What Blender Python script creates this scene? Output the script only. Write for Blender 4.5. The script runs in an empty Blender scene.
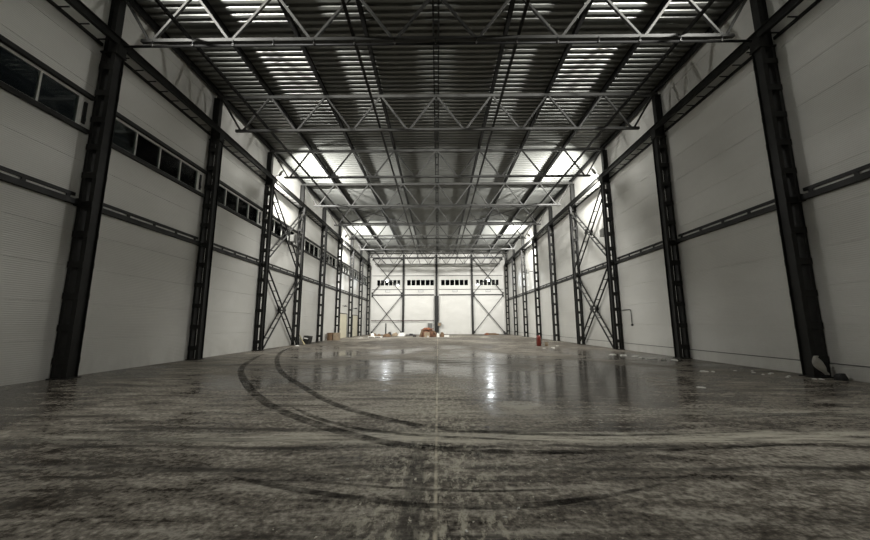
import bpy, bmesh, math, random
from mathutils import Vector, Matrix
random.seed(7)
S = bpy.context.scene
COL = S.collection
PI = math.pi

# ------------------------------------------------------------------ materials
def new_mat(name):
    m = bpy.data.materials.new(name); m.use_nodes = True
    nt = m.node_tree
    for n in list(nt.nodes): nt.nodes.remove(n)
    out = nt.nodes.new('ShaderNodeOutputMaterial')
    return m, nt, out

class G:
    """tiny helper for building node graphs"""
    def __init__(self, nt): self.nt = nt
    def node(self, t, ins=None, **props):
        n = self.nt.nodes.new(t)
        for k, v in props.items(): setattr(n, k, v)
        for k, v in (ins or {}).items(): self.put(n, k, v)
        return n
    def put(self, n, k, v):
        s = n.inputs[k]
        if isinstance(v, bpy.types.NodeSocket): self.nt.links.new(v, s)
        else: s.default_value = v
    def math(self, op, a, b=0.0, c=None, clamp=False):
        n = self.node('ShaderNodeMath', operation=op, use_clamp=clamp)
        self.put(n, 0, a); self.put(n, 1, b)
        if c is not None: self.put(n, 2, c)
        return n.outputs[0]
    def noise(self, vec, scale, detail=4, rough=.55, dist=0.0):
        n = self.node('ShaderNodeTexNoise', {'Vector': vec, 'Scale': scale, 'Detail': detail, 'Roughness': rough, 'Distortion': dist})
        return n.outputs['Fac']
    def map(self, vec, scale=(1,1,1), rot=(0,0,0), loc=(0,0,0)):
        n = self.node('ShaderNodeMapping', {'Vector': vec, 'Scale': scale, 'Rotation': rot, 'Location': loc})
        return n.outputs[0]
    def ramp(self, fac, stops):
        n = self.node('ShaderNodeValToRGB', {'Fac': fac})
        e = n.color_ramp.elements
        while len(e) < len(stops): e.new(.5)
        for el, (p, c) in zip(e, stops):
            el.position = p
            el.color = (c, c, c, 1) if not isinstance(c, tuple) else (*c, 1)
        return n.outputs['Color']
    def mix(self, fac, a, b, blend='MIX'):
        n = self.node('ShaderNodeMix', data_type='RGBA', blend_type=blend)
        self.put(n, 0, fac)
        for k, v in ((6, a), (7, b)):
            self.put(n, k, (*v, 1) if isinstance(v, tuple) else v)
        return n.outputs[2]
    def band(self, x, lo, hi, soft):
        """1 between lo and hi, soft edges"""
        a = self.node('ShaderNodeMapRange', {'Value': x, 'From Min': lo - soft, 'From Max': lo + soft}, interpolation_type='SMOOTHSTEP').outputs[0]
        b = self.node('ShaderNodeMapRange', {'Value': x, 'From Min': hi - soft, 'From Max': hi + soft}, interpolation_type='SMOOTHSTEP').outputs[0]
        return self.math('SUBTRACT', a, b, clamp=True)

def paint(name, color, rough=.5, metal=0.0, var=.15, scale=3.0, bump=0.0, spec=.5):
    m, nt, out = new_mat(name); g = G(nt)
    co = g.node('ShaderNodeTexCoord').outputs['Object']
    n1 = g.noise(co, scale, 6, .6)
    d = tuple(c * (1 - var) for c in color); l = tuple(min(1, c * (1 + var)) for c in color)
    colr = g.ramp(n1, [(.3, d), (.7, l)])
    b = g.node('ShaderNodeBsdfPrincipled', {'Base Color': colr, 'Metallic': metal, 'Specular IOR Level': spec})
    r = g.node('ShaderNodeMapRange', {'Value': g.noise(co, scale * 2.3, 4), 'From Min': .25, 'From Max': .75, 'To Min': max(.03, rough - .08), 'To Max': rough + .08})
    g.put(b, 'Roughness', r.outputs[0])
    if bump:
        g.put(b, 'Normal', g.node('ShaderNodeBump', {'Height': g.noise(co, scale * 6, 5), 'Strength': bump, 'Distance': .01}).outputs[0])
    nt.links.new(b.outputs[0], out.inputs[0])
    return m

def wall_material():
    m, nt, out = new_mat('white_sandwich_panel'); g = G(nt)
    co = g.node('ShaderNodeTexCoord').outputs['Object']
    xyz = g.node('ShaderNodeSeparateXYZ', {'Vector': co})
    z = xyz.outputs['Z']
    wav = g.math('SINE', g.math('MULTIPLY', z, 2 * PI / .062))
    big = g.noise(g.map(co, (.35, .35, .8)), 1.0, 4)
    fine = g.noise(co, 9.0, 5)
    c = g.ramp(big, [(.3, (.60, .595, .555)), (.7, (.67, .665, .625))])
    c = g.mix(g.math('MULTIPLY', g.ramp(fine, [(.45, 0.0), (.8, 1.0)]), .10), c, (.48, .46, .42))
    low = g.node('ShaderNodeMapRange', {'Value': z, 'From Min': 0.0, 'From Max': .9, 'To Min': .35, 'To Max': 0.0}).outputs[0]
    dirt = g.math('MULTIPLY', low, g.ramp(g.noise(g.map(co, (1, 1, .35)), 2.2, 6), [(.42, 0.0), (.75, 1.0)]))
    c = g.mix(dirt, c, (.34, .32, .28))
    b = g.node('ShaderNodeBsdfPrincipled', {'Base Color': c, 'Roughness': .33, 'Specular IOR Level': .45})
    g.put(b, 'Normal', g.node('ShaderNodeBump', {'Height': wav, 'Strength': .5, 'Distance': .004}).outputs[0])
    nt.links.new(b.outputs[0], out.inputs[0])
    return m

def floor_material():
    m, nt, out = new_mat('stained_concrete'); g = G(nt)
    co = g.node('ShaderNodeTexCoord').outputs['Object']
    xyz = g.node('ShaderNodeSeparateXYZ', {'Vector': co})
    x, y = xyz.outputs['X'], xyz.outputs['Y']
    ax = g.math('ABSOLUTE', x)
    warp = g.noise(co, .5, 3)
    damp = g.noise(g.map(co, (.16, .11, 1), (0, 0, 0), (3.3, 7.1, 0)), 1.0, 5, .6, .6)            # large damp / dry areas
    st1 = g.noise(g.map(co, (.45, 1.5, 1), (0, 0, math.radians(-12))), 2.0, 11, .74, .6)   # trowel and tyre streaks
    st2 = g.noise(g.map(co, (.5, 2.6, 1), (0, 0, math.radians(22))), 1.6, 10, .72, .5)
    grain = g.noise(co, 14.0, 8, .7)
    def dev(v, k): return g.math('MULTIPLY', g.math('SUBTRACT', v, .5), k)
    s = g.math('ADD', g.math('ADD', dev(st1, 1.25), dev(st2, .9)), g.math('ADD', dev(damp, 1.1), dev(grain, .9)))
    s = g.math('ADD', s, .5)
    base = g.ramp(s, [(.29, (.042, .036, .029)), (.44, (.124, .110, .090)), (.57, (.258, .235, .196)), (.73, (.46, .43, .365))])
    base = g.mix(g.ramp(grain, [(.35, .5), (.65, 0.0)]), base, (.035, .031, .026))
    # dark rubber scuffs, long and thin
    scuff = g.noise(g.map(co, (.13, 2.3, 1), (0, 0, math.radians(4))), 1.0, 6, .6, .3)
    base = g.mix(g.math('MULTIPLY', g.ramp(scuff, [(.55, 0.0), (.66, 1.0)]), .75), base, (.022, .020, .018))
    # dusty band across the hall
    yy = g.math('ADD', y, g.math('MULTIPLY', g.math('SUBTRACT', warp, .5), .55))
    dustn = g.ramp(g.noise(g.map(co, (.6, 5, 1)), 2.0, 8, .7), [(.38, 0.0), (.55, 1.0)])
    dust = g.math('MULTIPLY', g.node('ShaderNodeMapRange', {'Value': x, 'From Min': -4.5, 'From Max': -.5, 'To Min': .3, 'To Max': 1.0}).outputs[0], g.math('MAXIMUM', g.band(yy, 5.22, 5.72, .10), g.math('MULTIPLY', g.band(yy, 6.6, 7.2, .25), .35)))
    dust = g.math('MULTIPLY', dust, dustn)
    base = g.mix(g.math('MULTIPLY', dust, .75), base, (.60, .57, .475))
    groove = g.math('MULTIPLY', g.math('MAXIMUM', g.band(yy, 5.02, 5.13, .03), g.band(yy, 4.28, 4.40, .05)), g.ramp(g.noise(co, 1.2, 4), [(.38, .1), (.55, 1.0)]))
    base = g.mix(g.math('MULTIPLY', groove, .8), base, (.020, .018, .016))
    # dirt and peeled coating beside the middle joint
    cm = g.band(ax, -1.0, .75, .55)
    crumbs = g.ramp(g.noise(g.map(co, (3.2, 1.4, 1)), 3.2, 10, .78), [(.50, 0.0), (.57, 1.0)])
    near = g.node('ShaderNodeMapRange', {'Value': y, 'From Min': 3.0, 'From Max': 16.0, 'To Min': 1.0, 'To Max': .25}).outputs[0]
    base = g.mix(g.math('MULTIPLY', g.math('MULTIPLY', g.math('MULTIPLY', crumbs, cm), near), .8), base, (.56, .53, .43))
    strip = g.math('MULTIPLY', g.band(x, -.32, -.12, .03), g.band(y, 2.6, 4.85, .12))
    base = g.mix(g.math('MULTIPLY', strip, .55), base, (.05, .047, .042))
    jl = g.math('MULTIPLY', g.band(x, -.016, .016, .012), g.ramp(g.noise(co, 2.6, 5), [(.38, .1), (.6, 1.0)]))
    base = g.mix(g.math('MULTIPLY', jl, .85), base, (.66, .61, .48))
    # chips of white paint in the foreground
    chips = g.ramp(g.noise(g.map(co, (1.4, 1, 1)), 7.5, 9, .72), [(.62, 0.0), (.65, 1.0)])
    cmask = g.math('MULTIPLY', g.band(x, -1.8, 1.6, .7), g.band(y, 1.5, 4.9, .5))
    base = g.mix(g.math('MULTIPLY', g.math('MULTIPLY', chips, cmask), .9), base, (.75, .72, .60))
    # pale spilt patch right of the middle joint
    ex = g.math('DIVIDE', g.math('SUBTRACT', x, 1.72), .42); ey = g.math('DIVIDE', g.math('SUBTRACT', y, 7.55), .38)
    rr = g.math('ADD', g.math('ADD', g.math('MULTIPLY', ex, ex), g.math('MULTIPLY', ey, ey)), g.math('MULTIPLY', g.math('SUBTRACT', g.noise(co, 2.6, 4), .5), 6.0))
    base = g.mix(g.math('MULTIPLY', g.band(rr, -9.0, .7, .3), .6), base, (.42, .405, .35))
    b = g.node('ShaderNodeBsdfPrincipled', {'Base Color': base})
    far = g.node('ShaderNodeMapRange', {'Value': y, 'From Min': 19.0, 'From Max': 30.0, 'To Min': 0.0, 'To Max': .16}).outputs[0]
    wet = g.math('ADD', g.math('ADD', g.math('MULTIPLY', damp, .6), g.math('MULTIPLY', s, .4)), far)
    lane = g.math('MULTIPLY', g.band(x, -3.2, 3.2, .9), g.band(y, 7.5, 13.0, 1.5))
    wet = g.math('SUBTRACT', wet, g.math('MULTIPLY', lane, .055))
    g.put(b, 'Specular IOR Level', g.ramp(wet, [(.36, .11), (.44, .065), (.54, .03)]))
    r = g.ramp(wet, [(.40, .10), (.48, .20), (.57, .55)])
    r = g.mix(g.math('MULTIPLY', g.ramp(grain, [(.4, 0.0), (.7, 1.0)]), .35), r, (.6, .6, .6))
    g.put(b, 'Roughness', r)
    h = g.math('ADD', g.math('MULTIPLY', st1, .6), g.math('MULTIPLY', grain, .25))
    g.put(b, 'Normal', g.node('ShaderNodeBump', {'Height': h, 'Strength': .06, 'Distance': .02}).outputs[0])
    nt.links.new(b.outputs[0], out.inputs[0])
    return m

def rubber_material():
    m, nt, out = new_mat('tyre_rubber_film'); g = G(nt)
    co = g.node('ShaderNodeTexCoord').outputs['Object']
    n = g.noise(co, 3.0, 6, .65)
    a = g.math('MULTIPLY', g.ramp(n, [(.36, .10), (.60, 1.0)]), .62)
    d = g.node('ShaderNodeBsdfPrincipled', {'Base Color': (.016, .015, .013, 1), 'Roughness': .7, 'Specular IOR Level': .05})
    t = g.node('ShaderNodeBsdfTransparent')
    mx = g.node('ShaderNodeMixShader', {0: a, 1: t.outputs[0], 2: d.outputs[0]})
    nt.links.new(mx.outputs[0], out.inputs[0])
    return m

def glass_material():
    m, nt, out = new_mat('window_glass'); g = G(nt)
    t = g.node('ShaderNodeBsdfTransparent', {'Color': (.8, .84, .82, 1)})
    r = g.node('ShaderNodeBsdfGlossy', {'Color': (.8, .8, .8, 1), 'Roughness': .04})
    f = g.node('ShaderNodeFresnel', {'IOR': 1.3})
    mx = g.node('ShaderNodeMixShader', {0: f.outputs[0], 1: t.outputs[0], 2: r.outputs[0]})
    nt.links.new(mx.outputs[0], out.inputs[0])
    return m

def emit_material(name, color, strength):
    m, nt, out = new_mat(name); g = G(nt)
    e = g.node('ShaderNodeEmission', {'Color': (*color, 1), 'Strength': strength})
    nt.links.new(e.outputs[0], out.inputs[0])
    return m

M = dict(
    wall=wall_material(), floor=floor_material(), rubber=rubber_material(), glass=glass_material(),
    steel=paint('dark_grey_steel_paint', (.019, .019, .0175), .5, 0, .3, 1.5, 0, .25),
    truss=paint('grey_steel_primer', (.043, .043, .040), .5, 0, .2, 1.2, 0, .25),
    purlin=paint('dark_purlin_paint', (.013, .013, .0125), .5, 0, .2, .8, 0, .2),
    deck=paint('galvanised_deck', (.20, .205, .19), .45, .3, .10, .8),
    frame=paint('white_window_profile', (.60, .60, .56), .4, 0, .05, 2),
    black=paint('black_plastic', (.012, .012, .012), .45, 0, .2, 5),
    lamp=paint('lamp_housing', (.20, .19, .17), .5, .2, .1, 5),
    box=paint('grey_box_enamel', (.13, .13, .12), .45, 0, .08, 3),
    paleb=paint('pale_enamel', (.62, .62, .60), .4, 0, .05, 3),
    cream=paint('cream_door_skin', (.62, .58, .44), .42, 0, .05, 1.0),
    redpipe=paint('dark_red_pipe_paint', (.05, .016, .016), .45, 0, .1, 3),
    red=paint('red_cylinder_paint', (.16, .022, .014), .4, 0, .15, 6),
    orange=paint('rusty_orange_sheet', (.19, .065, .03), .75, 0, .6, 3.2, .5),
    rust=paint('brown_rusty_cover', (.13, .062, .034), .8, 0, .6, 3.0, .5),
    brown=paint('brown_board', (.14, .085, .045), .75, 0, .35, 3.0, .3),
    tan=paint('tan_carton', (.27, .21, .14), .8, 0, .2, 3.0, .2),
    yellow=paint('yellowed_plank', (.42, .37, .22), .7, 0, .2, 3.0, .2),
    white=paint('white_plaster', (.72, .71, .66), .7, 0, .12, 6.0, .3),
    cloth=paint('pale_cloth', (.42, .41, .37), .85, 0, .2, 6.0, .4),
    sack=paint('dark_sack', (.02, .02, .02), .6, 0, .3, 6.0, .4),
    lens=emit_material('lamp_lens', (1, .98, .93), 60.0),
    lens2=emit_material('lamp_lens_far_wall', (.92, .95, 1), 120.0),
)

# ------------------------------------------------------------------ mesh builder
class MB:
    def __init__(self): self.bm = bmesh.new()
    def box(self, x0, x1, y0, y1, z0, z1):
        v = [self.bm.verts.new(p) for p in ((x0,y0,z0),(x1,y0,z0),(x1,y1,z0),(x0,y1,z0),(x0,y0,z1),(x1,y0,z1),(x1,y1,z1),(x0,y1,z1))]
        for f in ((0,3,2,1),(4,5,6,7),(0,1,5,4),(1,2,6,5),(2,3,7,6),(3,0,4,7)):
            self.bm.faces.new([v[i] for i in f])
        return self
    def bar(self, a, b, w, h=None, up=(0,0,1)):
        """rectangular bar from a to b; w sideways, h along 'up'"""
        h = h or w; a = Vector(a); b = Vector(b); d = (b - a).normalized()
        u = Vector(up)
        if abs(d.dot(u)) > .98: u = Vector((0, 1, 0))
        s = d.cross(u).normalized(); u = s.cross(d).normalized()
        vs = []
        for p in (a, b):
            for i, j in ((-1,-1),(1,-1),(1,1),(-1,1)):
                vs.append(self.bm.verts.new(p + s * (i * w / 2) + u * (j * h / 2)))
        for f in ((0,1,2,3),(7,6,5,4),(0,4,5,1),(1,5,6,2),(2,6,7,3),(3,7,4,0)):
            self.bm.faces.new([vs[i] for i in f])
        return self
    def tube(self, pts, r, n=10):
        rings = []
        pts = [Vector(p) for p in pts]
        for i, p in enumerate(pts):
            d = (pts[min(i+1, len(pts)-1)] - pts[max(i-1, 0)]).normalized()
            u = Vector((0,0,1)) if abs(d.z) < .9 else Vector((1,0,0))
            s = d.cross(u).normalized(); u = s.cross(d)
            rr = r[i] if isinstance(r, (list, tuple)) else r
            rings.append([self.bm.verts.new(p + s*(rr*math.cos(2*PI*k/n)) + u*(rr*math.sin(2*PI*k/n))) for k in range(n)])
        for a, b in zip(rings, rings[1:]):
            for k in range(n): self.bm.faces.new((a[k], a[(k+1)%n], b[(k+1)%n], b[k]))
        self.bm.faces.new(rings[0][::-1]); self.bm.faces.new(rings[-1])
        return self
    def lathe(self, prof, n=24):
        """(r, z) profile about the z axis, capped"""
        rings = [[self.bm.verts.new((r*math.cos(2*PI*k/n), r*math.sin(2*PI*k/n), z)) for k in range(n)] for r, z in prof]
        for a, b in zip(rings, rings[1:]):
            for k in range(n): self.bm.faces.new((a[k], a[(k+1)%n], b[(k+1)%n], b[k]))
        self.bm.faces.new(rings[0][::-1]); self.bm.faces.new(rings[-1])
        return self
    def extrude(self, prof, axis, a, b):
        """closed 2-D profile pulled along an axis: axis 'x' takes (y,z), 'y' takes (x,z), 'z' takes (x,y)"""
        def P(p, t):
            return {'x': (t, p[0], p[1]), 'y': (p[0], t, p[1]), 'z': (p[0], p[1], t)}[axis]
        A = [self.bm.verts.new(P(p, a)) for p in prof]; B = [self.bm.verts.new(P(p, b)) for p in prof]
        n = len(prof)
        for k in range(n): self.bm.faces.new((A[k], A[(k+1)%n], B[(k+1)%n], B[k]))
        self.bm.faces.new(A[::-1]); self.bm.faces.new(B)
        return self
    def ibeam(self, a, b, w, h, t=.014, up=(0,0,1)):
        """I section: flanges (width w) at +-h/2 along 'up', web between"""
        a = Vector(a); b = Vector(b); d = (b-a).normalized()
        s = d.cross(Vector(up)).normalized(); u = s.cross(d).normalized()
        prof = [(-w/2,-h/2),(w/2,-h/2),(w/2,-h/2+t),(t/2,-h/2+t),(t/2,h/2-t),(w/2,h/2-t),(w/2,h/2),(-w/2,h/2),(-w/2,h/2-t),(-t/2,h/2-t),(-t/2,-h/2+t),(-w/2,-h/2+t)]
        A = [self.bm.verts.new(a + s*x + u*y) for x, y in prof]; B = [self.bm.verts.new(b + s*x + u*y) for x, y in prof]
        n = len(prof)
        for k in range(n): self.bm.faces.new((A[k], A[(k+1)%n], B[(k+1)%n], B[k]))
        self.bm.faces.new(A[::-1]); self.bm.faces.new(B)
        return self
    def mesh(self, name, mat, smooth=False, bevel=0):
        if bevel:
            bmesh.ops.bevel(self.bm, geom=self.bm.edges[:], offset=bevel, segments=2, affect='EDGES', profile=.6)
        bmesh.ops.recalc_face_normals(self.bm, faces=self.bm.faces)
        me = bpy.data.meshes.new(name); self.bm.to_mesh(me); self.bm.free()
        if smooth:
            for p in me.polygons: p.use_smooth = True
        me.materials.append(mat)
        return me
    def build(self, name, mat, parent=None, smooth=False, bevel=0, loc=None):
        o = bpy.data.objects.new(name, self.mesh(name, mat, smooth, bevel)); COL.objects.link(o)
        if parent is not None: o.parent = parent
        if loc is not None: o.location = loc
        return o

def tag(o, label, cat, group=None):
    o['label'] = label; o['category'] = cat
    if group: o['group'] = group
    return o
def thing(name, label, cat, loc=(0,0,0), rz=0, group=None):
    o = bpy.data.objects.new(name, None); COL.objects.link(o)
    o.empty_display_size = .2
    o.location = loc; o.rotation_euler = (0, 0, rz)
    return tag(o, label, cat, group)
def structure(o): o['kind'] = 'structure'; return o
def part(name, mesh, parent, loc=(0,0,0)):
    o = bpy.data.objects.new(name, mesh); COL.objects.link(o); o.parent = parent; o.location = loc
    return o
def dup(root, loc, rz, label, group=None):
    r = root.copy(); COL.objects.link(r); r.location = loc; r.rotation_euler = (0, 0, rz)
    r['label'] = label
    if group: r['group'] = group
    for ch in list(root.children):
        c = ch.copy(); COL.objects.link(c); c.parent = r
        for gch in list(ch.children):
            d = gch.copy(); COL.objects.link(d); d.parent = c
    return r

ORD = ['nearest', 'second', 'third', 'fourth', 'fifth', 'sixth', 'seventh', 'eighth', 'ninth']
NC = 9
CY = [11.28 + 6 * i for i in range(NC)]         # column rows
Y0, Y1 = -4.0, 60.3                              # inner faces of the end walls
XW = 12.02                                       # inner face of the side walls
ZR = 14.2                                        # underside of the roof deck
CX = 11.735                                      # column centre lines

# ------------------------------------------------------------------ the setting
structure(MB().box(-12.3, 12.3, Y0 - .3, Y1 + .3, -.3, 0).build('floor', M['floor']))
flo = bpy.data.objects['floor']

def ribbon(pts, w):
    """thin film on the floor along a smooth path"""
    P = [Vector((x, y, 0)) for x, y in pts]; C = []
    for i in range(len(P) - 1):
        p0, p1, p2, p3 = P[max(i-1,0)], P[i], P[i+1], P[min(i+2, len(P)-1)]
        for k in range(10):
            t = k / 10
            C.append(.5*((2*p1)+(p2-p0)*t+(2*p0-5*p1+4*p2-p3)*t*t+(3*p1-p0-3*p2+p3)*t**3))
    C.append(P[-1])
    mb = MB(); prev = None
    for i, c in enumerate(C):
        d = (C[min(i+1, len(C)-1)] - C[max(i-1, 0)]).normalized(); s = Vector((-d.y, d.x, 0))
        w_ = w * min(1, .15 + 3.0*(len(C)-1-i)/len(C), .3 + 6.0*i/len(C))
        cur = [mb.bm.verts.new(c + s*(w_/2) + Vector((0,0,.0025))), mb.bm.verts.new(c - s*(w_/2) + Vector((0,0,.0025)))]
        if prev: mb.bm.faces.new((prev[0], prev[1], cur[1], cur[0]))
        prev = cur
    return mb
ARC_O = [(-9.9,20.4),(-9.3,18.3),(-8.18,15.3),(-7.1,13.0),(-5.15,9.85),(-3.47,7.59),(-2.17,6.3),(-1.13,5.49),(-.22,5.06),(1.2,4.86),(3.2,4.95),(5.5,5.2)]
ARC_I = [(-11.0,28.4),(-10.6,25.5),(-9.44,21.5),(-7.62,17.01),(-5.55,12.8),(-3.79,10.02),(-2.3,7.86),(-1.23,6.76),(-.11,6.0),(1.4,5.62),(3.4,5.6),(5.0,5.75)]
for pts, w in ((ARC_O, .22), (ARC_I, .20)):
    ribbon(pts, w).build('tyre_mark', M['rubber'], flo)
ribbon([(-2.2,4.1),(-1.5,3.85),(-.6,3.6),(0,3.5),(.82,3.5),(1.75,3.72),(2.6,4.05)], .10).build('tyre_mark', M['rubber'], flo)
ribbon([(-1.3,4.0),(-.4,3.85),(.5,3.78),(1.4,3.85)], .05).build('tyre_mark', M['rubber'], flo)
ribbon([(-2.9,7.35),(-1.9,6.35),(-.9,5.75),(.1,5.5),(1.6,5.3)], .12).build('tyre_mark', M['rubber'], flo)

def panel_profile(zs, x_in, x_out):
    """(x, z) outline with a narrow groove at each panel joint"""
    z0, z1 = zs[0], zs[-1]
    s = 1 if x_out > x_in else -1
    prof = [(x_in, z0)]
    for z in zs[1:-1]:
        prof += [(x_in, z-.007), (x_in + s*.015, z-.003), (x_in + s*.015, z+.003), (x_in, z+.007)]
    return prof + [(x_in, z1), (x_out, z1), (x_out, z0)]

ZT = 14.36
WZ0, WZ1 = 8.28, 9.36
SIDE_WIN = []
SIDE_WIN.append((5.95, 10.72))
for i in range(NC - 1): SIDE_WIN.append((CY[i] + .48, CY[i+1] - .67))
# left wall: a lower and an upper run of panels, with pieces between the strip windows
wl = MB()
wl.extrude(panel_profile([0, 1.19, 2.38, 3.57, 4.76, 5.95, 7.14, WZ0], -XW, -XW-.18), 'y', Y0, Y1)
wl.extrude(panel_profile([WZ1, 9.9, 11.1, 12.3, 13.5, ZT], -XW, -XW-.18), 'y', Y0, Y1)
ys = [Y0] + [v for w in SIDE_WIN for v in w] + [Y1]
for a, b in zip(ys[0::2], ys[1::2]): wl.box(-XW-.18, -XW, a, b, WZ0, WZ1)
structure(wl.build('wall_left', M['wall']))
wr = MB()
wr.extrude(panel_profile([0, .42, 1.61, 2.80, 3.99, 5.18, 6.37, 7.56, 8.75, 9.94, 11.13, 12.32, 13.51, ZT], XW, XW+.18), 'y', Y0, Y1)
structure(wr.build('wall_right', M['wall']))
# far wall with four strip windows
FWZ0, FWZ1 = 8.2, 9.42
FWIN = [(-11.35+.75, -5.9-.45), (-5.9+.5, -.5), (.5, 6-.6), (6+.55, 11.35-.65)]
def xprof(zs): return [(y, z) for y, z in panel_profile(zs, Y1, Y1+.18)]
wf = MB()
wf.extrude(xprof([0, 1.0, 2.2, 3.4, 4.6, 5.8, 7.0, FWZ0]), 'x', -XW, XW)
wf.extrude(xprof([FWZ1, 10.6, 11.8, 13.0, ZT]), 'x', -XW, XW)
xs = [-XW] + [v for w in FWIN for v in w] + [XW]
for a, b in zip(xs[0::2], xs[1::2]): wf.box(a, b, Y1, Y1+.18, FWZ0, FWZ1)
structure(wf.build('wall_back', M['wall']))
structure(MB().box(-XW, XW, Y0-.18, Y0, 0, ZT).build('wall_front', M['wall']))
# roof deck: trapezoid ribs running across the hall
dk = MB()
prof = []; y = Y0
P_ = .33
while y < Y1 - .01:
    prof += [(y, ZR), (y+.125, ZR), (y+.165, ZR+.10), (y+.29, ZR+.10)]
    y += P_
prof.append((min(y, Y1+.2), ZR))
A = [dk.bm.verts.new((-XW, a, z)) for a, z in prof]; B = [dk.bm.verts.new((XW, a, z)) for a, z in prof]
for k in range(len(prof)-1): dk.bm.faces.new((A[k], B[k], B[k+1], A[k+1]))
dk.box(-XW-.18, XW+.18, Y0-.18, Y1+.2, ZR+.13, ZR+.3)
structure(dk.build('ceiling', M['deck']))

# windows: frame, panes
def strip_window(n, axis, a, b, z0, z1, wallpos, s, npane, fw, fd=.07):
    """axis 'y' = in a side wall, 'x' = in the far wall; s = direction out of the room"""
    def bx(mb, u0, u1, za, zb, d0, d1):
        lo, hi = sorted((wallpos + s*d0, wallpos + s*d1))
        return mb.box(lo, hi, u0, u1, za, zb) if axis == 'y' else mb.box(u0, u1, lo, hi, za, zb)
    w = MB(); bx(w, a, b, z0, z0+fw, .0, fd); bx(w, a, b, z1-fw, z1, .0, fd); bx(w, a, a+fw, z0+fw, z1-fw, .0, fd); bx(w, b-fw, b, z0+fw, z1-fw, .0, fd)
    root = structure(w.build('window_%d' % n, M['frame']))
    pw = (b - a) / npane
    for i in range(npane):
        if i: bx(MB(), a+i*pw-fw/2, a+i*pw+fw/2, z0+fw, z1-fw, .0, fd).build('mullion', M['frame'], root)
        l = a + i*pw + (fw if i == 0 else fw/2); r = a+(i+1)*pw - (fw if i == npane-1 else fw/2)
        bx(MB(), l, r, z0+fw, z1-fw, .03, .045).build('pane', M['glass'], root)
    return root
wn = 1
for a, b in SIDE_WIN:
    r = strip_window(wn, 'y', a + .004, b - .004, WZ0 + .004, WZ1 - .004, -XW, -1, 4, .055); wn += 1
    MB().box(-XW+.004, -XW+.05, b+.10, b+.20, 8.42, 9.2).box(-XW+.05, -XW+.085, b+.12, b+.18, 8.5, 8.62).build('opener_arm', M['black'], r)
for a, b in FWIN:
    strip_window(wn, 'x', a + .004, b - .004, FWZ0 + .004, FWZ1 - .004, Y1, 1, 6, .13); wn += 1

# cream gates far down the left wall
def gate(n, y0, y1, h):
    r = structure(MB().box(-XW+.005, -XW+.06, y0, y1, 0, h).build('door_%d' % n, M['cream'], bevel=.006))
    f = MB()
    f.box(-XW+.004, -XW+.09, y0-.1, y0-.002, 0, h+.1).box(-XW+.004, -XW+.09, y1+.002, y1+.1, 0, h+.1).box(-XW+.004, -XW+.09, y0-.002, y1+.002, h+.002, h+.1)
    f.build('door_frame', M['steel'], r)
    MB().tube([(-XW+.1, y0+.25, 1.0), (-XW+.1, y0+.25, 1.2)], .015).build('handle', M['black'], r)
gate(1, 43.0, 46.4, 3.0); gate(2, 49.6, 52.6, 2.95)

# ------------------------------------------------------------------ steel columns (local +x points into the hall)
def make_column():
    t = thing('steel_column', '', 'column', (-CX, CY[0], 0), 0, 'lattice steel columns along the side walls')
    MB().ibeam((.185, 0, .035), (.185, 0, 11.30), .15, .36, .014, (0,1,0)).build('inner_branch', M['steel'], t)
    MB().ibeam((-.195, 0, .035), (-.195, 0, 11.30), .11, .34, .014, (0,1,0)).build('outer_branch', M['steel'], t)
    bt = MB().box(-.25, .255, -.006, .006, -.10, .10).mesh('batten', M['steel'])
    for k in range(11):
        for s in (-1, 1): part('batten', bt, t, (0, s*.189, .55 + k*1.02))
    MB().box(-.27, .30, -.27, .27, .004, .034).build('base_plate', M['steel'], t, bevel=.004)
    hd = MB().box(-.27, .30, -.22, .22, 11.305, 11.36)
    hd.extrude([(-.26, 11.0), (.0, 11.0), (-.10, 10.6), (-.26, 10.6)], 'y', -.175, -.163)
    hd.build('head_plate', M['steel'], t)
    MB().ibeam((-.09, 0, 11.365), (-.09, 0, 13.74), .26, .32, .014, (1,0,0)).build('upper_shaft', M['steel'], t)
    MB().box(-.25, .06, -.15, .15, 13.741, 13.76).build('cap_plate', M['steel'], t)
    MB().box(.08, .29, -.19, .19, 11.365, 11.70).build('girder_seat', M['steel'], t)
    return t
near_L = {0: 'beside the large dark window panes', 2: 'where the ladder-like cross braces begin', 3: 'where the ladder-like cross braces end', 8: 'in the far left corner'}
near_R = {0: 'standing largest at the right edge', 2: 'where the ladder-like cross braces begin', 3: 'where the ladder-like cross braces end', 8: 'in the far right corner'}
c0 = make_column()
for side, rz, extra in ((-1, 0, near_L), (1, PI, near_R)):
    sn = 'left' if side < 0 else 'right'
    for i in range(NC):
        lab = '%s dark lattice steel column along the %s wall%s' % (ORD[i], sn, (', ' + extra[i]) if i in extra else ' counted from the front')
        if side < 0 and i == 0: c0['label'] = lab; c0['group'] = 'columns along the left wall'
        else: dup(c0, (side*CX, CY[i], 0), rz, lab, 'columns along the %s wall' % sn)

def bay_words(i):
    return 'before the nearest column' if i < 0 else 'between the %s and %s columns' % (ORD[i], ORD[i+1])

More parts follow.
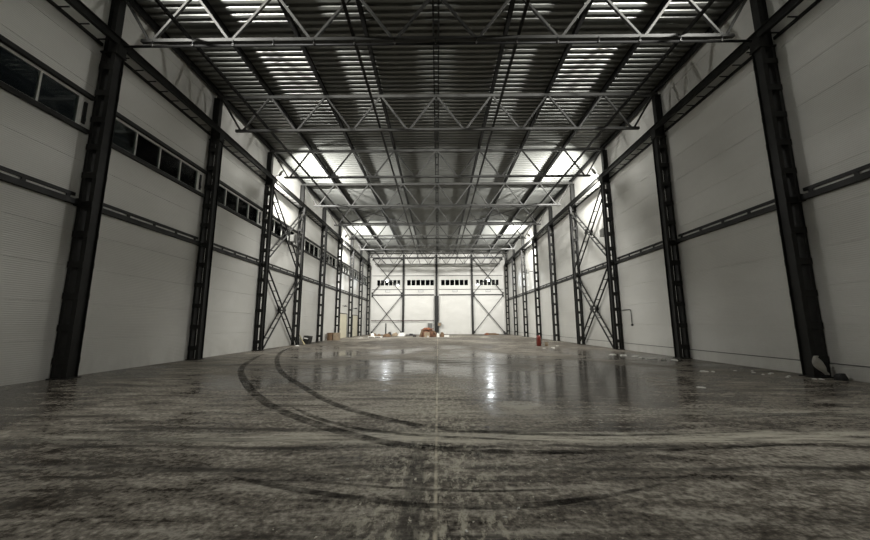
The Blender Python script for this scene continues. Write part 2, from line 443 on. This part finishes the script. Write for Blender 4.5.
# crane runway: girder plus ladder lattice to an outer chord, one per bay
def make_runway(L):
    t = thing('crane_runway_beam', '', 'beam')
    MB().ibeam((.175, .006, 11.87), (.175, L-.006, 11.87), .13, .32, .016).build('girder', M['steel'], t)
    MB().box(.155, .195, .006, L-.006, 12.031, 12.08).build('rail', M['steel'], t)
    MB().box(-.262, -.21, .2, L-.2, 11.55, 11.66).build('outer_chord', M['steel'], t)
    rg = MB().box(-.21, .16, -.018, .018, .02, .05).mesh('rung', M['steel'])
    for k in range(9): part('rung', rg, t, (0, .45 + k*(L-.9)/8, 11.575))
    return t
rw = make_runway(6.0)
first = True
for side in (-1, 1):
    sn = 'left' if side < 0 else 'right'
    for i in range(-1, NC-1):
        lab = 'dark crane runway beam with ladder lattice on the %s, %s' % (sn, bay_words(i))
        y = CY[0] + 6*i if side < 0 else CY[0] + 6*(i+1)
        loc, rz = (side*CX, y, 0), (0 if side < 0 else PI)
        if first: rw.location = loc; rw.rotation_euler = (0,0,rz); rw['label'] = lab; rw['group'] = 'crane runway beams on the left'; first = False
        else: dup(rw, loc, rz, lab, 'crane runway beams on the %s' % sn)

# mid-height wall girts: tube, thin rail above it, spacers
def make_girt(L):
    t = thing('wall_girt', '', 'beam')
    MB().box(-.275, -.12, .30, L-.30, 5.60, 5.77).build('tube', M['steel'], t)
    MB().box(-.265, -.225, .30, L-.30, 5.89, 6.0).build('rail', M['steel'], t)
    sp = MB().box(-.26, -.235, -.06, .06, 5.77, 5.89).mesh('spacer', M['steel'])
    for k in range(5): part('spacer', sp, t, (0, .5 + k*(L-1.0)/4, 0))
    for yy in (.205, L-.298): 
        MB().box(-.27, -.10, yy, yy+.093, 5.57, 5.81).build('end_bracket', M['steel'], t)
    return t
gt = make_girt(6.0); first = True
for side in (-1, 1):
    sn = 'left' if side < 0 else 'right'
    for i in range(-1, NC-1):
        lab = 'dark mid-height girt on the %s wall, %s' % (sn, bay_words(i))
        y = CY[0] + 6*i if side < 0 else CY[0] + 6*(i+1)
        loc, rz = (side*CX, y, 0), (0 if side < 0 else PI)
        if first: gt.location = loc; gt['label'] = lab; gt['group'] = 'girts along the left wall'; first = False
        else: dup(gt, loc, rz, lab, 'girts along the %s wall' % sn)
# rails above and below the left strip windows
wr_m = MB().box(-.275, -.15, .24, 5.76, -.07, .07).mesh('window_rail', M['steel'])
for nm, z in (('above', 9.45), ('below', 8.19)):
    for i in range(-1, NC-1):
        o = bpy.data.objects.new('window_rail', wr_m); COL.objects.link(o)
        o.location = (-CX, CY[0]+6*i, z)
        tag(o, 'dark steel rail just %s the left strip window %s' % (nm, bay_words(i)), 'rail', 'rails along the left strip windows')

# ladder cross braces in the third bay
def make_cross(z0, z1):
    """X of two ladder struts in the y-z plane; local y from 0 to L between column faces"""
    t = thing('cross_brace', '', 'brace')
    L = 5.52
    mid = Vector((0, L/2, (z0+z1)/2))
    for a, b in (((0, 0, z1), (0, L, z0)), ((0, 0, z0), (0, L, z1))):
        a = Vector(a); b = Vector(b)
        for x in (-.10, .225):
            MB().bar(a + Vector((x,0,0)), b + Vector((x,0,0)), .07, .09, (1,0,0)).build('chord', M['steel'], t)
        for k in range(1, 8):
            if k == 4: continue
            p = a.lerp(b, k/8)
            MB().bar(p + Vector((-.07,0,0)), p + Vector((.20,0,0)), .05, .05).build('rung', M['steel'], t)
    g = MB()
    for x in (-.138, .262): g.extrude([(L/2-.32, mid.z), (L/2, mid.z-.34), (L/2+.32, mid.z), (L/2, mid.z+.34)], 'x', x-.006, x+.006)
    g.bar(mid + Vector((-.13,0,0)), mid + Vector((.22,0,0)), .1, .1)
    g.build('gusset', M['steel'], t)
    return t
cb_up = make_cross(6.25, 11.0); cb_lo = make_cross(.12, 5.35)
for proto, nm in ((cb_up, 'upper'), (cb_lo, 'lower')):
    proto.location = (-CX, CY[2]+.24, 0)
    proto['label'] = '%s ladder-like X brace between the third and fourth columns on the left' % nm
    proto['group'] = 'ladder cross braces between the columns'
    dup(proto, (CX, CY[3]-.24, 0), PI, '%s ladder-like X brace between the third and fourth columns on the right' % nm, 'ladder cross braces between the columns')

# ------------------------------------------------------------------ roof trusses
def make_truss():
    t = thing('roof_truss', '', 'truss')
    MB().box(-11.9, 11.9, -.075, .075, 13.77, 13.925).build('top_chord', M['truss'], t)
    MB().box(-10.75, 10.75, -.065, .065, 11.84, 11.965).build('bottom_chord', M['truss'], t)
    zt, zb = 13.79, 11.94
    tops = [-11.72, -9, -6, -3, 0, 3, 6, 9, 11.72]; bots = [-10.42, -7.5, -4.5, -1.5, 1.5, 4.5, 7.5, 10.42]
    for i, b in enumerate(bots):
        for tp, s in ((tops[i], .08), (tops[i+1], -.08)):
            MB().bar((tp + s, 0, zt), (b - s, 0, zb), .085, .085, (0,1,0)).build('diagonal', M['truss'], t)
    for x in (-11.74, 11.74):
        MB().box(x-.14, x+.14, -.13, .13, 13.763, 13.77).build('bearing_plate', M['truss'], t)
    return t
tr = make_truss()
extra_t = {0: 'with a thin pipe clipped under it', 3: 'glowing white under the floodlights', 6: 'the second one lit white by floodlights', 8: 'close against the far wall'}
for i in range(NC):
    lab = '%s grey triangulated roof truss across the hall%s' % (ORD[i], (', ' + extra_t[i]) if i in extra_t else ', counted from the front')
    if i == 0: tr.location = (0, CY[0], 0); tr['label'] = lab; tr['group'] = 'roof trusses across the hall'
    else: dup(tr, (0, CY[i], 0), 0, lab, 'roof trusses across the hall')
# conduit clipped under the nearest truss
ct = thing('cable_conduit', 'thin dark pipe clipped beneath the bottom chord of the nearest roof truss', 'pipe', (0, CY[0], 0))
MB().tube([(-11.36, 0, 11.70), (11.36, 0, 11.70)], .045).build('pipe', M['purlin'], ct, smooth=True)
clip = MB().box(-.022, .022, -.075, -.05, 11.66, 11.73).mesh('pipe_clip', M['paleb'])
rod = MB().box(-.012, .012, -.085, -.068, 11.66, 11.88).mesh('hanger_rod', M['purlin'])
for k in range(15):
    part('hanger_rod', rod, part('pipe_clip', clip, ct, (-10.3 + k*1.47, 0, 0)))

# purlins along the hall
def side_word(x): return 'left' if x < 0 else 'right'
PN = {3: 'first', 6: 'second', 9: 'third', 11.8: 'outermost'}
for x in (-11.8, -9, -6, -3, 0, 3, 6, 9, 11.8):
    w = abs(x)
    if x == 0:
        t = thing('roof_purlin', 'double roof purlin with batten plates along the roof centre line', 'purlin', (0, 0, 0), 0, 'roof purlins')
        for s in (-1, 1):
            MB().box(s*.11-.035, s*.11+.035, 5.2, Y1-.06, 13.935, 14.19).build('channel', M['purlin'], t)
        bp = MB().box(-.075, .075, -.08, .08, 13.935, 13.95).mesh('batten_plate', M['purlin'])
        for k in range(46): part('batten_plate', bp, t, (0, 5.6 + k*1.18, 0))
    else:
        o = MB().ibeam((x, 5.2, 14.062), (x, Y1-.06, 14.062), .15, .25, .014).build('roof_purlin', M['purlin'])
        tag(o, '%s dark roof purlin %s of the roof centre line, running down the hall' % (PN[w], side_word(x)), 'purlin', 'roof purlins')
# ties lying on the bottom chords
for x in (-9, -3, 3, 9):
    o = MB().box(x-.05, x+.05, 5.2, Y1-.1, 11.972, 12.07).build('bottom_chord_tie', M['purlin'])
    tag(o, 'thin dark tie along the hall on the truss bottom chords, %s %s of centre' % ('inner one' if abs(x) == 3 else 'outer one', side_word(x)), 'tie', 'ties on the bottom chords')
# plan bracing between the fourth and fifth truss
for s in (-1, 1):
    t = thing('roof_brace', 'thin dark X of rods under the roof, %s side behind the bright fourth truss' % side_word(s), 'brace', (0, 0, 0), 0, 'rod braces under the roof')
    for x0, x1, z in ((8.8, 3.25, 12.12), (3.25, 8.8, 12.19)):
        MB().bar((s*x0, CY[3]+.25, z), (s*x1, CY[4]-.25, z), .05, .05).build('rod', M['purlin'], t)
    MB().box(s*6.02-.12, s*6.02+.12, CY[3]+2.88, CY[3]+3.12, 12.14, 12.17).build('hanger_plate', M['purlin'], t)

# ------------------------------------------------------------------ far wall frame
YF = Y1 - .24
for x, w, lab in ((-5.9, .36, 'slim dark wind post left of the middle post on the far wall'), (-0.18, .40, 'thick dark middle post on the far wall'), (5.95, .36, 'slim dark wind post right of the middle post on the far wall')):
    t = thing('wind_post', lab, 'post', (x, Y1-.22, 0), 0, 'posts on the far wall')
    MB().ibeam((0, 0, .03), (0, 0, 13.72), w*.9, .30, .016, (0,1,0)).build('shaft', M['steel'], t)
    MB().box(-w/2-.05, w/2+.05, -.19, .19, .003, .029).build('base_plate', M['steel'], t)
    if abs(x) < 1: MB().box(-.36, .36, -.20, -.155, .04, 6.5).build('cover_channel', M['steel'], t)
def far_bar(name, x0, x1, z, h, d, mat, lab, cat, grp):
    o = MB().box(x0, x1, Y1-.012-d, Y1-.012, z-h/2, z+h/2).build(name, mat)
    return tag(o, lab, cat, grp)
FX = [(-11.3, -6.12), (-5.7, -.60), (.24, 5.74), (6.16, 11.3)]
BAYN = ['far left bay', 'bay left of the middle post', 'bay right of the middle post', 'far right bay']
for (a, b), nm in zip(FX, BAYN):
    for z, h, wd in ((6.68, .20, 'mid-height'), (7.62, .07, 'thin lower window'), (10.02, .07, 'thin upper window'), (13.1, .22, 'top')):
        far_bar('rail', a, b, z, h, .10, M['steel'], '%s dark rail on the far wall, %s' % (wd, nm), 'rail', 'rails on the far wall').name = 'wall_rail'
for s, sn in ((-1, 'left'), (1, 'right')):
    for z0, z1, nm in ((.35, 6.45, 'lower'), (6.95, 12.85, 'upper')):
        t = thing('far_cross_brace', 'dark X of single bars, %s one in the %s bay of the far wall' % (nm, sn), 'brace', (0, YF-.12, 0), 0, 'X braces on the far wall')
        MB().bar((s*11.2, 0, z0), (s*6.2, 0, z1), .11, .11, (0,1,0)).build('bar', M['steel'], t)
        MB().bar((s*11.2, .08, z1), (s*6.2, .08, z0), .11, .04, (0,1,0)).build('bar', M['steel'], t)
        for xx, zz in ((11.2, z0), (6.2, z1), (11.2, z1), (6.2, z0)):
            MB().box(s*xx-.14, s*xx+.14, .02, .05, zz-.16, zz+.16).build('mounting_plate', M['steel'], t)
o = thing('fire_main', 'thin dark red pipe running across the left half of the far wall', 'pipe', (0, Y1-.50, 2.32))
MB().tube([(-11.3, 0, 0), (-.62, 0, 0)], .055).build('pipe', M['redpipe'], o, smooth=True)
hg = MB().box(-.02, .02, .05, .07, -.09, .09).box(-.02, .02, .05, .48, .09, .115).mesh('hanger_bracket', M['steel'])
for x in (-10.6, -8.7, -6.7, -4.4, -2.2): part('hanger_bracket', hg, o, (x, 0, 0))
for x, nm in ((-8.6, 'far left window'), (-2.9, 'second window from the left'), (3.0, 'third window from the left'), (8.7, 'far right window')):
    t = thing('air_unit', 'pale shallow box on the far wall under the %s' % nm, 'box', (x, Y1, 7.15), 0, 'boxes under the far windows')
    MB().box(-.46, .46, -.14, -.012, 0, .40).build('casing', M['paleb'], t, bevel=.012)
    MB().box(-.42, .42, -.155, -.141, .03, .07).box(-.42, .42, -.155, -.141, .33, .37).box(-.42, -.38, -.155, -.141, .07, .33).box(.38, .42, -.155, -.141, .07, .33).build('grille_frame', M['box'], t)

# ------------------------------------------------------------------ lamps
def area(name, loc, target, power, sx, sy, color=(1, .985, .945), spread=180):
    d = bpy.data.lights.new(name, 'AREA'); d.shape = 'RECTANGLE'; d.size = sx; d.size_y = sy
    d.energy = power; d.color = color; d.spread = math.radians(spread)
    o = bpy.data.objects.new(name, d); COL.objects.link(o)
    o.location = loc
    o.rotation_euler = (Vector(target) - Vector(loc)).to_track_quat('-Z', 'Y').to_euler()
    return o
def floodlight(loc, target, lab, power, lens, grp, arm, color=(1, .985, .945), size=(.42, .30), spread=180):
    """arm: vector from the lamp back to what carries it"""
    loc = Vector(loc); d = (Vector(target) - loc).normalized()
    q = d.to_track_quat('-Z', 'Y')
    t = thing('floodlight', lab, 'lamp', loc, 0, grp)
    t.rotation_mode = 'QUATERNION'; t.rotation_quaternion = q
    w, h = size
    hs = MB().box(-w/2-.03, w/2+.03, -h/2-.03, h/2+.03, .0, .07)
    for k in range(7): hs.box(-w/2 + k*w/6.6, -w/2 + k*w/6.6 + .015, -h/2, h/2, .07, .12)
    hs.build('housing', M['lamp'], t)
    MB().box(-w/2, w/2, -h/2, h/2, -.006, -.001).build('lens', lens, t)
    inv = q.to_matrix().inverted()
    a = inv @ Vector(arm)
    MB().bar((0, 0, .06), tuple(a), .035, .035).build('mounting_arm', M['steel'], t)
    area('floodlight_beam', loc + d*.02, loc + d*3, power, w, h, color, spread)
    return t
P3, P6, PF, PN_ = 2450, 2850, 90, 680
for row, P, nm in ((2, P3, 'third'), (5, P6, 'sixth')):
    for s in (-1, 1):
        loc = (s*11.12, CY[row]+.36, 12.35)
        floodlight(loc, (s*3.2, CY[row]+8.2, 8.2), 'floodlight fixed high on the %s column of the %s wall, aimed down the hall' % (nm, side_word(s)), P, M['lens'], 'floodlights on the columns', (s*.40, -.1, -.26))
for s in (-1, 1):
    floodlight((s*11.2, 5.62, 12.9), (s*5.0, 15.0, 14.6), 'floodlight high on the %s crane runway before the nearest column, aimed up at the roof' % side_word(s), PN_, M['lens'], 'floodlights on the columns', (s*.38, 0, -.82), spread=66)
    floodlight((s*11.2, 5.1, 12.75), (s*-.5, 9.5, 0), 'added unseen fill light high on the %s crane runway before the nearest column, aimed down at the floor' % side_word(s), 190, M['lens'], 'floodlights on the columns', (s*.38, 0, -.67), spread=95)  # added fill lamps out of view, only there to brighten the near floor
for s in (-1, 1):
    floodlight((s*8.66, Y1-.72, 9.05), (s*6.5, 30, 4.0), 'bright floodlight on the far wall bracing, %s of the middle post' % side_word(s), PF, M['lens2'], 'floodlights on the far wall', (0, .34, 0), (.9, .95, 1), (.24, .24))

# grey boxes on the right braces and posts
for x, y, z, lab in ((11.78, 24.15, 8.04, 'grey box fixed beside the right-hand upper ladder brace'), (11.34, 43.6, 8.2, 'grey box fixed far down the right wall beyond the sixth column'), (-11.27, 26.6, 8.30, 'grey box fixed at the middle of the left upper ladder brace')):
    t = thing('electrical_box', lab, 'box', (x, y, z), 0, 'grey boxes high on the walls')
    MB().box(-.15, .15, -.28, .28, -.26, .26).build('casing', M['box'], t, bevel=.015)
    s = 1 if x > 0 else -1
    MB().box(-s*.156-.004, -s*.156+.004, -.24, .24, -.22, .22).build('lid', M['box'], t)
    if y > 40: MB().box(min(s*.155, s*.67), max(s*.155, s*.67), -.04, .04, -.04, .04).build('mounting_arm', M['steel'], t)
    else: MB().box(min(s*.155, s*.19), max(s*.155, s*.19), -.04, .04, -.04, .04).build('mounting_arm', M['steel'], t)
for y, z, nm in ((44.3, 4.0, 'first'), (50.0, 3.95, 'second')):
    t = thing('gate_lamp', 'small dark wall lamp above the %s cream gate' % nm, 'lamp', (-XW, y, z))
    MB().box(.006, .30, -.05, .05, -.03, .03).build('mounting_arm', M['black'], t)
    MB().lathe([(.22, -.10), (.20, -.02), (.08, .05), (.05, .10)], 20).build('shade', M['black'], t, loc=(.40, 0, 0), smooth=True)

# bent conduit and the strip along the right wall
t = thing('bent_conduit', 'thin black pipe bent downwards on the right wall before the third column', 'pipe', (XW-.05, 0, 0))
MB().tube([(0, 23.0, 2.52), (0, 22.05, 2.52), (0, 21.96, 2.50), (0, 21.90, 2.44), (0, 21.88, 2.35), (0, 21.87, 1.62)], .022).build('pipe', M['black'], t, smooth=True)
MB().box(-.045, .045, 21.82, 21.92, 1.52, 1.63).build('mount_end_box', M['black'], t)
o = MB().box(XW-.0165, XW-.003, 5.0, Y1-.05, .415, .45).build('grounding_rail', M['box'])
tag(o, 'thin grey grounding strip along the foot of the right wall', 'rail')

# ------------------------------------------------------------------ loose things on the floor
def scrap_mesh(name, sx, sy, h, seed, mat, n=13):
    """an irregular lump / broken slab: jagged outline, uneven top"""
    rnd = random.Random(seed); mb = MB(); bot = []; mid = []; top = []
    for k in range(n):
        a = 2*PI*k/n + rnd.uniform(-.2, .2); r = rnd.uniform(.45, 1.0)
        x, y = math.cos(a)*r*sx/2, math.sin(a)*r*sy/2
        bot.append(mb.bm.verts.new((x, y, 0)))
        mid.append(mb.bm.verts.new((x*.92, y*.92, h*rnd.uniform(.35, .65))))
        q = rnd.uniform(.35, .7); top.append(mb.bm.verts.new((x*q, y*q, h*rnd.uniform(.6, 1.05))))
    c = mb.bm.verts.new((rnd.uniform(-.1,.1)*sx, rnd.uniform(-.1,.1)*sy, h))
    mb.bm.faces.new(bot[::-1])
    for k in range(n):
        j = (k+1) % n
        mb.bm.faces.new((bot[k], bot[j], mid[j], mid[k])); mb.bm.faces.new((mid[k], mid[j], top[j], top[k])); mb.bm.faces.new((top[k], top[j], c))
    return mb.mesh(name, mat)
def scrap(name, x, y, sx, sy, h, mat, lab, cat, grp=None, rz=0, seed=1, z=.004):
    o = bpy.data.objects.new(name, scrap_mesh(name, sx, sy, h, seed, M[mat])); COL.objects.link(o)
    o.location = (x, y, z); o.rotation_euler = (0, 0, rz)
    return tag(o, lab, cat, grp)

W = 'white scraps on the floor by the right wall'
clus = 'small white plaster scrap in the litter trail near the third right column'
for k, (x, y, sx, sy) in enumerate(((9.35, 19.2, .55, .45), (9.66, 18.7, .75, .5), (10.0, 18.2, .5, .45), (9.9, 17.5, .4, .3), (10.15, 17.05, .6, .35), (10.4, 16.65, .5, .28), (9.8, 16.9, .28, .2), (10.72, 16.35, .4, .25))):
    scrap('plaster_scrap', x, y, sx, sy, .06, 'white', clus, 'scrap', W, k*.7, 10+k)
scrap('plaster_scrap', 9.16, 12.5, .36, .26, .05, 'white', 'largest white scrap on the floor between the two nearest right columns', 'scrap', W, .3, 31)
scrap('plaster_scrap', 9.42, 12.42, .22, .14, .04, 'white', 'small white scrap touching the largest scrap near the right columns', 'scrap', W, 1.0, 32)
scrap('plaster_scrap', 6.8, 9.45, .30, .14, .03, 'white', 'flat white sliver lying alone furthest out on the right of the floor', 'scrap', W, -.5, 33)
for k, (x, y) in enumerate(((10.6, 12.2), (10.85, 11.9), (11.05, 12.05), (11.0, 11.4), (10.75, 11.2), (11.15, 10.8), (10.5, 11.75), (10.9, 12.6), (11.3, 11.95-1.2), (10.4, 12.7))):
    scrap('rubble_chip', x, y, .16, .10, .03, 'white', 'tiny pale chip in the rubble at the foot of the nearest right column', 'scrap', 'rubble at the right column foot', k, 40+k)
for k, (x, y) in enumerate(((8.15, 27.9-2.6), (7.3, 24.6), (7.9, 24.4), (9.0, 27.0))):
    scrap('paper_scrap', x, y, .34, .22, .03, 'white', 'flat white paper scrap on the floor near the red cylinder', 'scrap', 'paper scraps near the red cylinder', k, 60+k)
scrap('plaster_scrap', -11.05, 28.0, .42, .35, .06, 'white', 'white scrap on the floor by the fourth left column', 'scrap', None, .2, 70)
for k, (x, y) in enumerate(((-.95, 4.05), (-.75, 4.12), (1.35, 4.6), (.6, 3.3), (.75, 3.45), (.25, 3.1))):
    scrap('paint_flake', x, y, .055, .03, .006, 'white', 'loose white paint flake on the floor in the foreground', 'flake', 'paint flakes in the foreground', k, 80+k)

# red cylinder and small can
t = thing('gas_cylinder', 'dark red metal cylinder standing on the floor near the right columns', 'cylinder', (7.72, 27.3, 0))
MB().lathe([(.155, .004), (.165, .03), (.165, .62), (.15, .70), (.10, .77), (.05, .80)], 28).build('body', M['red'], t, smooth=True)
MB().lathe([(.045, .801), (.045, .86), (.07, .87), (.07, .90), (.03, .91)], 16).build('valve', M['black'], t, smooth=True)
MB().tube([(.166, -.05, .62), (.20, -.06, .45), (.19, -.05, .25), (.172, -.03, .12)], .016).build('hose', M['black'], t, smooth=True)
t = thing('paint_can', 'small tan can with a black lid beside the red cylinder', 'can', (8.28, 27.25, 0))
MB().lathe([(.13, .004), (.135, .015), (.135, .27), (.128, .28)], 24).build('body', M['tan'], t, smooth=True)
MB().lathe([(.13, .281), (.13, .30), (.10, .305)], 24).build('lid', M['black'], t, smooth=True)
MB().tube([(-.136,0,.24), (-.14,.05,.36), (0,.09,.42), (.14,.05,.36), (.136,0,.24)], .006).build('handle', M['black'], t, smooth=True)

# left wall: black crate, plank, two brown boxes
t = thing('black_crate', 'black crate tilted by the left wall past the fourth column', 'crate', (-11.35, 30.85, .0))
b = MB().box(-.25, .25, -.42, .42, 0, .62); o = b.build('body', M['black'], t, bevel=.02); o.rotation_euler = (0, math.radians(10), 0); o.location = (0, 0, .05)
b = MB().box(-.18, .18, -.44, -.424, .42, .50); o = b.build('label_plate', M['paleb'], t); o.rotation_euler = (0, math.radians(10), 0); o.location = (0, 0, .05); o['label'] = 'pale strip'
o = MB().box(-.25, .25, -.43, .43, .624, .66).build('lid', M['black'], t, bevel=.008); o.rotation_euler = (0, math.radians(10), 0); o.location = (0, 0, .05)
t = thing('plank_bundle', 'yellowish planks leaning upright beside the tilted black crate', 'planks', (-11.62, 30.02, .004))
for k in range(3):
    MB().bar((.42-.02*k, -.12+.12*k, .01), (-.02, -.12+.12*k, .80-.12*k), .17, .025, (1,0,0)).build('plank', M['yellow'], t)
t = thing('brown_box', 'dark brown wooden box, nearer of the pair by the left wall', 'box', (-11.5, 38.2, 0))
MB().box(-.28, .28, -.40, .40, .004, .74).build('body', M['brown'], t, bevel=.015)
MB().box(-.30, .30, -.42, .42, .741, .775).build('lid', M['brown'], t, bevel=.008)
for yy in (-.28, .28): MB().box(-.31, .31, yy-.05, yy+.05, .776, .795).build('slat', M['brown'], t)
t = thing('brown_box', 'tan carton standing right beside the dark brown box by the left wall', 'box', (-10.88, 38.3, 0))
MB().box(-.27, .27, -.4, .4, .004, .78).build('body', M['tan'], t, bevel=.012)
for s in (-1, 1):
    MB().box(min(s*.006, s*.27), max(s*.006, s*.27), -.4, .4, .782, .79).build('flap', M['tan'], t)

# heap in the far left
t = thing('pallet', 'white pallet lying on the floor in front of the far left corner', 'pallet', (-8.0, 45.6, 0))
for k in range(5): MB().box(-.85, .85, -.62+k*.27, -.62+k*.27+.20, .14, .17).build('deck_board', M['white'], t)
for xx in (-.78, 0, .78): MB().box(xx-.06, xx+.06, -.62, .66, .004, .139).build('stringer', M['white'], t)
scrap('white_bag', -8.35, 45.55, .62, .5, .38, 'white', 'crumpled white bag on top of the white pallet', 'bag', None, .4, 90, .172)
scrap('dark_bundle', -7.55, 45.65, .6, .55, .30, 'brown', 'brown bundle on top of the white pallet', 'bundle', None, 1.1, 91, .172)
for k, (x, y, sx, sy, h, mat, nm, lab) in enumerate((
    (-6.9, 48.2, 1.3, .9, .45, 'brown', 'timber_heap', 'brown heap of timber scraps just right of the white pallet'),
    (-9.0, 49.6, 1.5, 1.0, .45, 'brown', 'timber_heap', 'brown heap of scraps behind the white pallet'),
    (-6.2, 51.5, 1.6, 1.0, .50, 'tan', 'timber_heap', 'tan heap of scraps in front of the slim left wind post'),
    (-7.3, 53.5, 1.2, .9, .55, 'sack', 'sack', 'dark sack lying behind the timber scraps on the far left'),
    (-5.2, 50.4, 1.5, .9, .30, 'white', 'sheet', 'crumpled white sheet right of the timber scraps on the far left'),
    (-5.6, 54.5, 1.6, 1.0, .42, 'white', 'sheet', 'white plastic sheeting heaped before the slim left wind post'),
    (-3.9, 53.0, 1.1, .7, .30, 'sack', 'sack', 'flat dark sack between the left heap and the orange pile'),
    (-9.6, 44.2, 1.3, .45, .03, 'white', 'sheet', 'flat pale sheet on the floor left of the white pallet'))):
    scrap(nm, x, y, sx, sy, h, mat, lab, 'heap' if 'heap' in nm else nm, None, k*.6, 100+k)
t = thing('post_stand', 'slim dark post standing upright among the scraps on the far left', 'post', (-8.3, 56.6, 0))
MB().box(-.35, .35, -.35, .35, .004, .05).build('foot', M['black'], t)
MB().box(-.10, .10, -.08, .08, .051, 1.25).build('pole', M['black'], t)
MB().box(-.12, .12, -.10, .10, 1.251, 1.85).build('head', M['box'], t, bevel=.01)

# orange heap in the middle
t = thing('rusty_pile', 'rusty orange heap of covered material in the middle at the far end', 'pile', (-1.35, 47.6, .004))
o = part('cover_sheet', scrap_mesh('cover_sheet', 2.7, 1.3, 1.05, 205, M['rust'], 17), t, (0, 0, 0))
part('carton', MB().box(-.35, .35, -.25, .25, 0, .62).mesh('carton', M['tan'], bevel=.01), t, (-.05, -.78, 0))
part('board', MB().bar((-1.0, -.62, .02), (-.7, -.30, .95), .30, .03).mesh('board', M['brown']), t)
part('board', MB().bar((1.35, -.62, .02), (.85, -.35, .80), .34, .03).mesh('board', M['brown']), t)
part('orange_sheet', scrap_mesh('orange_sheet', 1.7, .8, .30, 207, M['orange'], 11), t, (-.1, -.05, .92))
part('beam', MB().bar((-.9, -.35, .93), (.8, -.3, 1.08), .12, .10).mesh('beam', M['orange']), t)
scrap('white_bag', .02, 46.72, .50, .36, .55, 'white', 'torn white bag in front of the rusty orange pile', 'bag', None, .2, 120)
scrap('brown_sack', .55, 47.25, .75, .6, .62, 'brown', 'brown sack at the right end of the rusty orange pile', 'sack', None, .5, 121)
scrap('dark_sack', -3.1, 47.8, .55, .5, .34, 'sack', 'dark sack at the left end of the rusty orange pile', 'sack', None, .5, 122)
scrap('grey_bag', -1.25, 46.1, .40, .3, .22, 'cloth', 'small grey bag lying before the rusty orange pile', 'bag', None, .5, 123)
t = thing('white_block', 'white block lying on the floor right of the rusty orange pile', 'block', (1.18, 46.6, 0))
MB().box(-.32, .32, -.22, .22, .004, .27).build('body', M['white'], t, bevel=.02)
MB().box(-.323, .323, -.03, .03, .271, .276).build('strap', M['box'], t)
t = thing('wall_cabinet', 'pale cabinet against the far wall behind the rusty orange pile', 'cabinet', (-1.3, Y1-.24, .95))
MB().box(-.45, .45, -.2, .225, -.946, .98).build('body', M['paleb'], t, bevel=.01)
MB().box(-.40, .40, -.215, -.202, -.85, .92).build('mounted_door', M['box'], t)
t = thing('electrical_cabinet', 'grey electrical cabinet on the middle post of the far wall', 'cabinet', (.30, Y1-.62, 1.35))
MB().box(-.32, .32, -.18, .15, 0, .62).build('casing', M['box'], t, bevel=.02)
MB().box(-.24, .24, -.195, -.181, .06, .54).build('door', M['tan'], t)
MB().box(-.05, .05, .151, .195, .2, .3).build('mounting_bracket', M['steel'], t)

# boards at the far right
t = thing('board_stack', 'low stack of brown boards on the floor in the far right bay', 'boards', (8.75, 57.0, 0))
for k, (dx, z, L) in enumerate(((0, .004, 2.0), (.1, .085, 1.8), (-.15, .166, 1.5))):
    MB().box(dx-L/2, dx+L/2, -.3, .3, z, z+.078).build('board', M['brown'], t)
scrap('orange_scrap', 7.75, 56.2, .9, .5, .32, 'orange', 'orange scrap at the left end of the brown board stack', 'scrap', None, .2, 130)
scrap('dark_sack', 11.0, 57.6, .9, .7, .35, 'sack', 'dark sack on the floor in the far right corner', 'sack', None, .2, 131)

# rag and bag at the nearest right column
t = thing('cloth_rag', 'pale rag hanging at the foot of the nearest right column', 'rag', (11.36, 11.0, 0))
mb = MB(); rings = []
for k in range(9):                                   # pleated cloth hanging in a bunch, tail to the side
    u = k/8; cxx = .02 + .26*u*u; z = .64 - .50*u; hw = .05 + .11*math.sin(PI*min(1, u*1.15)); rg = []
    for q in range(14):
        a = 2*PI*q/14; fold = 1 + .35*math.cos(4*a + 3*u) * u
        rg.append(mb.bm.verts.new((cxx + hw*fold*math.cos(a), -.03 + .035*fold*math.sin(a), z + .03*math.sin(3*a + 2*u))))
    rings.append(rg)
for a, b in zip(rings, rings[1:]):
    for q in range(14): mb.bm.faces.new((a[q], a[(q+1)%14], b[(q+1)%14], b[q]))
mb.bm.faces.new(rings[0][::-1]); mb.bm.faces.new(rings[-1])
o = mb.build('hanging_cloth', M['cloth'], t); o.location = (.0, -.08, 0)
MB().bar((-.02, -.11, .66), (.10, -.11, .66), .03, .03).build('knot', M['cloth'], t)
scrap('black_bag', 11.72, 10.62, .42, .36, .20, 'sack', 'black bag on the floor at the foot of the nearest right column', 'bag', None, .2, 140)

# ------------------------------------------------------------------ camera, world, view
f, pit, roll, yaw, cx, hc = 349.9, .1544, .0033, .0077, .0293, 1.642
c, s = math.cos(yaw), math.sin(yaw)
right = Vector((c, s, 0)); fw0 = Vector((-s, c, 0)); zz = Vector((0, 0, 1))
fwd = fw0*math.cos(pit) + zz*math.sin(pit); up = -fw0*math.sin(pit) + zz*math.cos(pit)
cr, sr = math.cos(roll), math.sin(roll)
R_ = right*cr - up*sr; U_ = right*sr + up*cr
cam = bpy.data.cameras.new('camera'); co = bpy.data.objects.new('camera', cam); COL.objects.link(co)
cam.sensor_width = 36; cam.lens = 36*f/870; cam.clip_end = 300; cam.clip_start = .05
mat = Matrix((R_, U_, -fwd)).transposed().to_4x4(); mat.translation = (cx, 0, hc)
co.matrix_world = mat
S.camera = co

w = bpy.data.worlds.new('night'); S.world = w; w.use_nodes = True
bg = w.node_tree.nodes['Background']; bg.inputs[0].default_value = (.002, .0025, .003, 1); bg.inputs[1].default_value = 1.0
S.view_settings.view_transform = 'Standard'; S.view_settings.look = 'None'
S.view_settings.gamma = 1; S.view_settings.use_curve_mapping = False
S.view_settings.exposure = 0.0
S.cycles.use_denoising = True
S.cycles.max_bounces = 10; S.cycles.diffuse_bounces = 5
